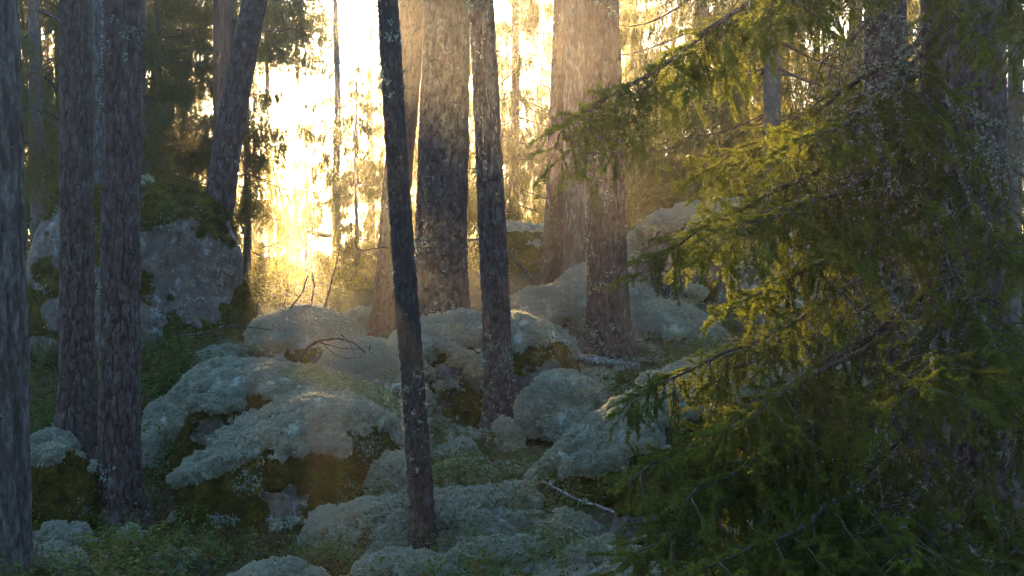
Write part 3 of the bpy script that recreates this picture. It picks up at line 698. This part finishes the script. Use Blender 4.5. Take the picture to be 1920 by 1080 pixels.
NEAR_SPRUCES = [
    (70, 19, 0, 'dense dark spruce at the left edge behind the grey dead trunk', .3, 1.0), (270, 20, 1, 'dense drooping spruce above the largest boulder', 1.2, .68),
    (428, 22, 3, 'open spruce with a hanging curtain right of the leaning pine', 4.0, 1.0), (632, 28, 3, 'slim spruce stem standing in the brightest light', 4.4, .8), (668, 26, 2, 'hazy golden spruce left of the thin dark tree', .7, .5),
    (905, 24, 3, 'spruce whose drooping boughs show right of the dark pine', 3.1, .75), (1016, 48, 4, 'small distant pointed spruce in the bright gap', .2, 1.5), (1310, 20.5, 1, 'tall spruce behind the pale rounded boulder', 3.6, .95),
    (1470, 23, 0, 'dark spruce behind the near boughs, right of the tall spruce', .9, 1.0), (1445, 13.2, 3, 'spruce stem seen low between the near boughs', 2.0, .8), (1600, 21, 1, 'spruce left of the purplish pine', 4.4, 1.0),
    (1900, 17, 0, 'spruce showing at the right edge beyond the broad pine', 1.9, 1.0), (180, 33, 1, 'far spruce glimpsed between the two left pines', 3.3, 1.0), (820, 34, 1, 'far spruce hidden behind the widest pine', 5.5, 1.05),
    (695, 38, 3, 'pale hazy spruce in the middle of the brightest gap', 1.0, 1.0), (440, 58, 1, 'faint dense spruce deep in the brightest gap', 3.0, 1.0), (1150, 28, 2, 'hazy spruce hidden partly by the sturdy pine', 4.2, 1.0),
    (298, 22, 0, 'dark spruce crowding behind the third pine', 5.0, .75), (348, 27, 1, 'dense spruce filling the space left of the leaning pine', 2.6, .75), (118, 24, 1, 'dense spruce between the left edge and the second pine', 1.4, 1.0), (15, 23, 0, 'spruce curtain at the far left edge', 4.7, 1.1),
    (965, 26, 1, 'spruce with layered boughs between dark pine and brown pine', 3.9, .85), (215, 27, 0, 'spruce glimpsed in the slit beside the third pine', 3.1, 1.1),
    (464, 22.5, 0, 'spruce curtain hanging right beside the leaning pine', 1.9, .62),
    (1190, 34, 2, 'hazy grey spruce right of the sturdy pine', 1.1, 1.0)]
for a in NEAR_SPRUCES: spruce_at(*a)
rr = random.Random(5)
def nth(k): return ('first second third fourth fifth sixth seventh eighth ninth tenth eleventh twelfth thirteenth fourteenth fifteenth sixteenth seventeenth eighteenth nineteenth twentieth '
                    'twenty-first twenty-second twenty-third twenty-fourth twenty-fifth twenty-sixth twenty-seventh twenty-eighth twenty-ninth thirtieth').split()[k]
FARL = [(-60, 40), (110, 44), (300, 46), (575, 75), (760, 64), (930, 62), (1080, 58), (1150, 46), (1260, 40), (1380, 38), (1530, 36), (1700, 34), (1850, 30), (490, 85), (860, 78), (1010, 90), (1300, 70), (1450, 60), (1650, 55), (200, 62), (30, 70), (350, 80), (2000, 45), (-150, 30)]
for k, (px, d) in enumerate(FARL):
    spruce_at(px, d, rr.choice([0, 1, 2, 1]), 'far spruce fading into the bright haze, %s counted from the left' % nth(sorted(q[0] for q in FARL).index(px)), rr.uniform(0, 6.28), rr.uniform(.85, 1.15), group='far spruces in the haze')

YOUNG = [(-20, 26, .75), (60, 28, .85), (130, 30, .7), (290, 27, .8), (370, 29, .75), (460, 31, .6), (520, 36, .6), (575, 33, .68), (670, 34, .7), (735, 31, .75), (880, 30, .7), (950, 33, .75), (1000, 36, .7), (1190, 27, .85), (1255, 25, .8), (1370, 26, .9), (1420, 28, 1.0), (1530, 25, .9), (1580, 27, 1.0), (1720, 22, .9), (1780, 24, 1.0), (1930, 23, .9)]
for k, (px, d, s_) in enumerate(YOUNG):
    spruce_at(px, d, 4, 'young bushy spruce low behind the boulders, %s counted from the left' % nth(k), k * 2.1, s_, group='young spruces at the back of the clearing')

# added tall pines: bare stems, crowns above the picture block sun from the foreground
def blocker_pine(H, seed, low):
    rng = np.random.default_rng(seed); wood = Bag(); fl = []
    for b in range(34):
        z = rng.uniform(low, H); t = (z - low) / (H - low); az = rng.uniform(0, 6.283); L = (2.3 * (1 - t) ** .6 + .5) * rng.uniform(.6, 1.1); u = np.linspace(0, 1, 6)
        pts = np.stack([np.cos(az) * L * u, np.sin(az) * L * u, z + L * (.25 * u - .15 * u ** 2)], 1)
        wood.tube(pts, .03 * (1 - .85 * u) + .004, 4, cap=False)
        n = int(26 * L); uu = rng.uniform(.25, 1, n); q = np.stack([np.interp(uu, u, pts[:, c]) for c in range(3)], 1) + rng.normal(size=(n, 3)) * np.array([.3, .3, .2])
        m = 12
        d = unit(rng.normal(size=(n, m, 3))) * rng.uniform(.10, .2, (n, m, 1)); w = unit(np.cross(d, rng.normal(size=d.shape))) * .02
        c = q[:, None] + d * .1
        fl.append(np.stack([c - w, c + w, c + d], 2).reshape(-1, 3, 3))
    tv, tt = tri_soup(np.concatenate(fl)); zz = np.linspace(-.3, H, 12); tr = Bag(); tr.tube(np.stack([.08 * np.sin(zz * .4), .06 * np.cos(zz * .5), zz], 1), .11 * (1 - zz / H * .8), 14)
    return tr.mesh('trunk'), wood.mesh('branches'), mesh('crown', tv, tt, smooth=False)
BLOCKER_PINES = [blocker_pine(14, 700, 7.8), blocker_pine(15, 701, 8.4), blocker_pine(13, 702, 6.6)]
BLOCKERS = [(-420, 43), (-160, 42), (90, 43), (340, 50), (505, 44, 2), (476, 48, 2), (555, 49), (790, 44), (1075, 48), (715, 61), (150, 58), (-100, 60), (1090, 62), (1400, 46), (290, 66)]
for k, (px, d, *kk) in enumerate(BLOCKERS):
    x = (px - CX) / F_PX * d; e = bpy.data.objects.new('pine_tree', None); C.objects.link(e); e.location = (x, d, gz(x, d) - .05); e.rotation_euler = (0, 0, k * 1.3)
    e['label'] = 'added bare stemmed pine whose high crown blocks the sun, %s counted from the left' % nth(sorted(q[0] for q in BLOCKERS).index(px)); e['category'] = 'tree'; e['group'] = 'tall pines added beyond the clearing to block sun'
    a, b, c = BLOCKER_PINES[kk[0] if kk else k % 2]
    obj('trunk', a, M['bark_upper'], e); obj('branches', b, M['twig'], e, kind='stuff'); obj('crown', c, M['needle_far'], e, kind='stuff')

# the wood round and behind the viewer: unseen spruces added to block low sky
wood = bpy.data.objects.new('forest', None); C.objects.link(wood)
wood['kind'] = 'stuff'; wood['label'] = 'unseen spruce forest added around and behind the viewpoint, blocking low sky'; wood['category'] = 'forest'
rb = random.Random(11)
RING = [(-11, -4), (-8, -9), (-4, -11), (0.5, -9), (4.5, -12), (8, -8), (11, -3), (-13, 3), (12, 4), (-14, 9), (11.5, 10), (-6, -17), (1, -18), (7, -18), (-12, -14), (13, -12), (-15, 15), (13, 16), (-2.5, -6), (3.2, -6.5), (-6.5, 1), (7, 1.5)]
for k, (x, y) in enumerate(RING):
    a, b, c = FAR[k % 2]; sc_ = rb.uniform(.95, 1.3)
    for nm, me, mt in (('trunk', a, 'spruce_bark'), ('branches', b, 'twig'), ('crown', c, 'needle_far')):
        o = obj(nm, me, M[mt], wood, loc=(x, y, gz(x, y) - .05)); o.rotation_euler = (0, 0, k * 1.7); o.scale = (sc_, sc_, sc_)

# ------------------------------------------------------------------ bilberry, bushes, litter
def shrub_mesh(name, pts, nrm, rng, hgt=(.08, .22), stems=5, leaves=9, leaf=.011, dry=.2):
    N = len(pts); T, D = [], []
    for s_ in range(stems):
        h = rng.uniform(hgt[0], hgt[1], (N, 1)); d = unit(np.array([0, 0, 1.0]) + rng.normal(size=(N, 3)) * .38); b = pts + rng.normal(size=(N, 3)) * np.array([.03, .03, 0])
        e = b + d * h; w = unit(np.cross(d, rng.normal(size=(N, 3)))) * .0016
        T.append(np.stack([b - w, b + w, e], 1)); D.append(np.ones(N) * .8)
        dr = (rng.random(N) < dry) * 1.0
        for j in range(leaves):
            c = b + d * h * rng.uniform(.25, 1.05, (N, 1)); a = unit(rng.normal(size=(N, 3)) * np.array([1, 1, .5])); L = leaf * rng.uniform(.7, 1.5, (N, 1)); x = unit(np.cross(a, np.array([0, 0, 1.0]) + .7 * rng.normal(size=(N, 3)))) * L * .36
            T.append(np.stack([c, c + a * L + x, c + a * L * 2], 1)); T.append(np.stack([c, c + a * L * 2, c + a * L - x], 1)); D += [dr, dr]
    v, t = tri_soup(np.concatenate(T)); return mesh(name, v, t, smooth=False, attrs={'dry': np.repeat(np.concatenate(D), 3)})
rng = np.random.default_rng(42)
pxg = (GV[:, 0] / np.maximum(GV[:, 1], .1)) * F_PX + CX
zone = (GV[:, 1] > 7.6) & (GV[:, 1] < 15.5) & (pxg > -80) & (pxg < 2000)
dens = sstep(fbm(GV * np.array([1.3, 1.3, 0]), 77, 3), -.25, .25) * zone
wl = dens * (.22 + .78 * (1 - sstep(pxg, 560, 760)))
p, n_ = scatter(GV, GT, 190, rng, wl)
obj('bilberry_shrubs', shrub_mesh('bilberry_shrubs', p, n_, rng, (.08, .26), 5, 10, .016, .25), M['berry_leaf'], kind='stuff', label='green bilberry and lingonberry shrubs between the left boulders', cat='shrubs')
wr = sstep(fbm(GV * np.array([1.3, 1.3, 0]), 78, 3), -.2, .3) * (GV[:, 1] > 12.5) * (GV[:, 1] < 25) * (pxg > 350) * (pxg < 1500)
p, n_ = scatter(GV, GT, 22, rng, wr)
obj('heather_shrubs', shrub_mesh('heather_shrubs', p, n_, rng, (.10, .30), 6, 8, .012, .65), M['berry_leaf'], kind='stuff', label='brown and rust heath shrubs catching sun behind the boulders', cat='shrubs')
mz = zone * sstep(fbm(GV * np.array([2.1, 2.1, 0]), 91, 3), -.15, .2)
p, n_ = scatter(GV, GT, 2600, rng, mz)
a = unit(n_ + .55 * rng.normal(size=p.shape)) * rng.uniform(.015, .05, (len(p), 1)); b = unit(np.cross(a, rng.normal(size=p.shape))) * .005
v, t = tri_soup(np.stack([p - b, p + b, p + a], 1))
obj('ground_moss', mesh('ground_moss', v, t, smooth=False), M['moss'], kind='stuff', label='olive moss covering the ground between the boulders', cat='moss')
lz = zone * (GV[:, 1] < 14) * sstep(fbm(GV * np.array([1.7, 1.7, 0]) + 4, 95, 4) - .25 * (pxg < 480), .02, .22)
p, n_ = scatter(GV, GT, 900, rng, lz)
tufted('lichen_mat', GV[:3] * 0 + p[0] + np.array([[0, 0, -.3], [.01, 0, -.3], [0, .01, -.3]]), np.array([[0, 1, 2]]), p + np.array([0, 0, .012]), rng, .024, M['lichen'], kind='stuff', label='loose mat of pale lichen on the open ground', cat='lichen')
p, n_ = scatter(GV, GT, 900, rng, zone * 1.0 * (GV[:, 1] < 14))
a = unit(rng.normal(size=p.shape) * np.array([1, 1, .35])) * rng.uniform(.008, .03, (len(p), 1)); b = unit(np.cross(a, rng.normal(size=p.shape))) * .0022
v, t = tri_soup(np.stack([p + [0, 0, .008] - b, p + [0, 0, .008] + b, p + [0, 0, .012] + a], 1))
obj('leaves_litter', mesh('leaves_litter', v, t, smooth=False), M['litter'], kind='stuff', label='brown fallen needles and leaf litter on the ground', cat='litter')

def bush(label, px, py, d, size, seed):
    rng = np.random.default_rng(seed); x = (px - CX) / F_PX * d; b = np.array([x, d, gz(x, d)])
    n = 1500; c = unit(rng.normal(size=(n, 3))) * rng.random((n, 1)) ** .45 * np.array(size); c[:, 2] = np.abs(c[:, 2]) + .1
    c *= (1 + .4 * fbm(c * 2.5, seed, 2))[:, None]
    a = unit(rng.normal(size=(n, 3))) * rng.uniform(.03, .07, (n, 1)); w = unit(np.cross(a, rng.normal(size=(n, 3)))) * rng.uniform(.010, .02, (n, 1))
    v, t = tri_soup(np.concatenate([np.stack([c, c + a * .5 + w, c + a], 1), np.stack([c, c + a, c + a * .5 - w], 1)]))
    st = Bag()
    for k in range(7):
        e = c[rng.integers(n)]; st.tube(np.stack([[0, 0, -.05], e * .5 + [0, 0, .1], e]), [.012, .008, .003], 4)
    o = obj('bush', st.mesh('stems'), M['twig'], loc=b, label=label, cat='bush', group='sunlit bushes in the clearing')
    obj('foliage', mesh('foliage', v, t, smooth=False), M['bush_leaf'], o, kind='stuff')
bush('golden backlit bush under the hanging branch in the clearing', 530, 560, 21, (.8, .6, .75), 1)
bush('golden bush between the clearing and the reddish pine', 640, 560, 24, (.7, .6, .9), 2)
bush('low yellow bush behind the dark pine', 900, 520, 22, (.5, .5, .7), 3)
bush('hazy bush left of the brown pine', 985, 500, 26, (.7, .6, .9), 4)
bush('bush right behind the largest boulder', 460, 560, 24, (.6, .5, .8), 5)

# ------------------------------------------------------------------ dead wood
def stick(name, label, pts, r0, r1, seed, twigs=(), m='deadwood', cat='branch', group='fallen dead branches', sides=8):
    rng = np.random.default_rng(seed); pts = [P(*p) for p in pts]; base = pts[0].copy()
    def smooth(ps, k=18):
        ps = np.array(ps); s = np.linspace(0, len(ps) - 1, k); c = np.stack([np.interp(s, range(len(ps)), ps[:, j]) for j in range(3)], 1)
        c[1:-1] = (c[:-2] + 2 * c[1:-1] + c[2:]) / 4; return c + np.cumsum(rng.normal(size=c.shape), 0) * .0035
    c = smooth(pts) - base; B = Bag(); rad = np.linspace(r0, r1, len(c)) * rng.uniform(.85, 1.2, len(c)); B.tube(c, rad, sides)
    o = obj(name, B.mesh(name), M[m], loc=base, label=label, cat=cat, group=group)
    for tw in twigs:
        B = Bag(); tp = smooth([P(*p) for p in tw], 9) - base; B.tube(tp, np.linspace(r0 * .45, .0018, 9), 5); obj('twig', B.mesh('twig'), M[m], o)
    li = scatter(*(lambda a: (a[0], np.concatenate([a[1][:, :3], a[1][:, [0, 2, 3]]])))(tube(c, rad, 8)), 500, rng)
    if len(li[0]): v, t = tri_soup(flakes(*li, rng, (.006, .014), 5)); obj('branch_lichen', mesh('branch_lichen', v, t, smooth=False), M['leaf_lichen'], o, kind='stuff')
    return o
stick('fallen_branch', 'long thin pale stick slanting down beneath the sloping boulder', [(1017, 902, 8.9), (1080, 938, 8.8), (1140, 955, 8.7), (1190, 978, 8.6), (1215, 1002, 8.5)], .0075, .0085, 1)
stick('fallen_branch', 'thick lichen crusted branch lying low under the spruce', [(1085, 1040, 8.4), (1150, 1028, 8.3), (1210, 1012, 8.3), (1290, 1000, 8.2)], .018, .024, 2, [[(1170, 1022, 8.3), (1160, 1050, 8.2), (1130, 1075, 8.1)], [(1205, 1012, 8.3), (1195, 990, 8.2), (1180, 965, 8.2)], [(1110, 1034, 8.4), (1098, 1010, 8.3), (1078, 992, 8.3)]])
stick('fallen_branch', 'dark short broken twig standing among the lichen under the spruce', [(1112, 1036, 8.5), (1108, 1015, 8.5), (1082, 990, 8.5)], .010, .007, 3)
stick('fallen_log', 'grey log lying at the foot of the sturdy pine', [(1070, 668, 13.5), (1110, 676, 13.4), (1150, 680, 13.4), (1192, 688, 13.3)], .042, .048, 4, cat='log')
stick('dead_branch', 'arched leafless branch with twigs lying over the lichen dome', [(560, 690, 12.0), (572, 655, 12.0), (600, 636, 12.0), (640, 630, 12.0), (672, 640, 12.0), (692, 655, 12.0)], .014, .007, 5,
      [[(590, 640, 12.0), (640, 650, 11.9), (690, 652, 11.9)], [(600, 636, 12.0), (620, 660, 11.9), (650, 672, 11.8), (675, 664, 11.8)], [(572, 655, 12.0), (560, 670, 11.9), (548, 700, 11.9)], [(692, 655, 12.0), (696, 645, 12.0), (698, 662, 11.9)], [(640, 630, 12.0), (655, 645, 12.0), (668, 668, 12.0)]], m='twig')
stick('dead_branch', 'thin crossed bare twigs in front of the largest boulder', [(340, 628, 12.5), (385, 624, 12.5), (430, 610, 12.5), (510, 622, 12.5)], .008, .005, 6, [[(432, 583, 12.5), (450, 605, 12.5), (472, 630, 12.5)], [(410, 620, 12.5), (425, 640, 12.5), (448, 658, 12.5)], [(330, 670, 12.3), (365, 655, 12.4), (410, 642, 12.5)]], m='twig')
stick('dry_sapling', 'forked dry stem standing up on the lichen dome against the light', [(538, 590, 13.1), (548, 572, 13.1), (570, 545, 13.1), (584, 512, 13.1)], .013, .006, 7, [[(538, 588, 13.1), (534, 570, 13.1), (538, 552, 13.1)], [(560, 556, 13.1), (552, 545, 13.1), (560, 530, 13.1)]], m='twig', group='dry stems against the light')
stick('dry_sapling', 'upright dry stem right of the forked one against the light', [(582, 592, 13.1), (585, 565, 13.1), (590, 540, 13.1), (588, 512, 13.1)], .010, .007, 8, [[(585, 565, 13.1), (575, 562, 13.1)]], m='twig', group='dry stems against the light')
stick('dry_sapling', 'slanting thin dry stem nearest the reddish pine', [(604, 592, 13.1), (618, 545, 13.1), (632, 495, 13.1), (640, 465, 13.1)], .009, .004, 9, [[(604, 590, 13.1), (615, 580, 13.1), (630, 582, 13.1)]], m='twig', group='dry stems against the light')
stick('dry_sapling', 'stubby curled dry stem nearest the largest boulder', [(482, 590, 13.1), (484, 572, 13.1), (486, 560, 13.1)], .009, .006, 10, [[(484, 575, 13.1), (478, 566, 13.1)]], m='twig', group='dry stems against the light')
stick('leaning_branch', 'dark leaning dead branch behind the dark pine', [(1003, 532, 20), (975, 495, 20), (945, 462, 20), (905, 448, 20), (875, 450, 20)], .035, .018, 11, [[(905, 448, 20), (892, 425, 20), (880, 405, 20)], [(892, 425, 20), (885, 440, 20), (876, 428, 20)], [(960, 478, 20), (970, 460, 20), (985, 450, 20)], [(890, 450, 20), (880, 470, 20), (876, 480, 20)]], m='twig')
stick('hanging_branch', 'dark bare branch reaching left in the brightest light', [(640, 440, 28), (600, 442, 28), (565, 430, 28), (545, 440, 28), (515, 458, 28), (490, 462, 28)], .045, .015, 12, [[(600, 442, 28), (580, 450, 28), (562, 470, 28), (552, 500, 28)], [(545, 440, 28), (540, 462, 28), (530, 490, 28)], [(565, 430, 28), (548, 420, 28), (575, 415, 28)]], m='twig')

# ------------------------------------------------------------------ haze
hz = bpy.data.materials.new('haze'); hz.use_nodes = True
hn = hz.node_tree.nodes; hn.clear()
ho = hn.new('ShaderNodeOutputMaterial'); pv = hn.new('ShaderNodeVolumePrincipled')
pv.inputs['Color'].default_value = (1.0, .96, .9, 1); pv.inputs['Density'].default_value = .0029; pv.inputs['Anisotropy'].default_value = .86
hz.node_tree.links.new(pv.outputs[0], ho.inputs['Volume'])
x0, x1, y0, y1, z0, z1 = -270, 270, -45, 430, -2, 20
bv = [(x, y, z) for x in (x0, x1) for y in (y0, y1) for z in (z0, z1)]
obj('haze', mesh('haze', bv, quads=[(0, 1, 3, 2), (4, 6, 7, 5), (0, 4, 5, 1), (2, 3, 7, 6), (0, 2, 6, 4), (1, 5, 7, 3)], smooth=False), hz, kind='stuff', label='morning mist lit gold by the low sun', cat='haze')
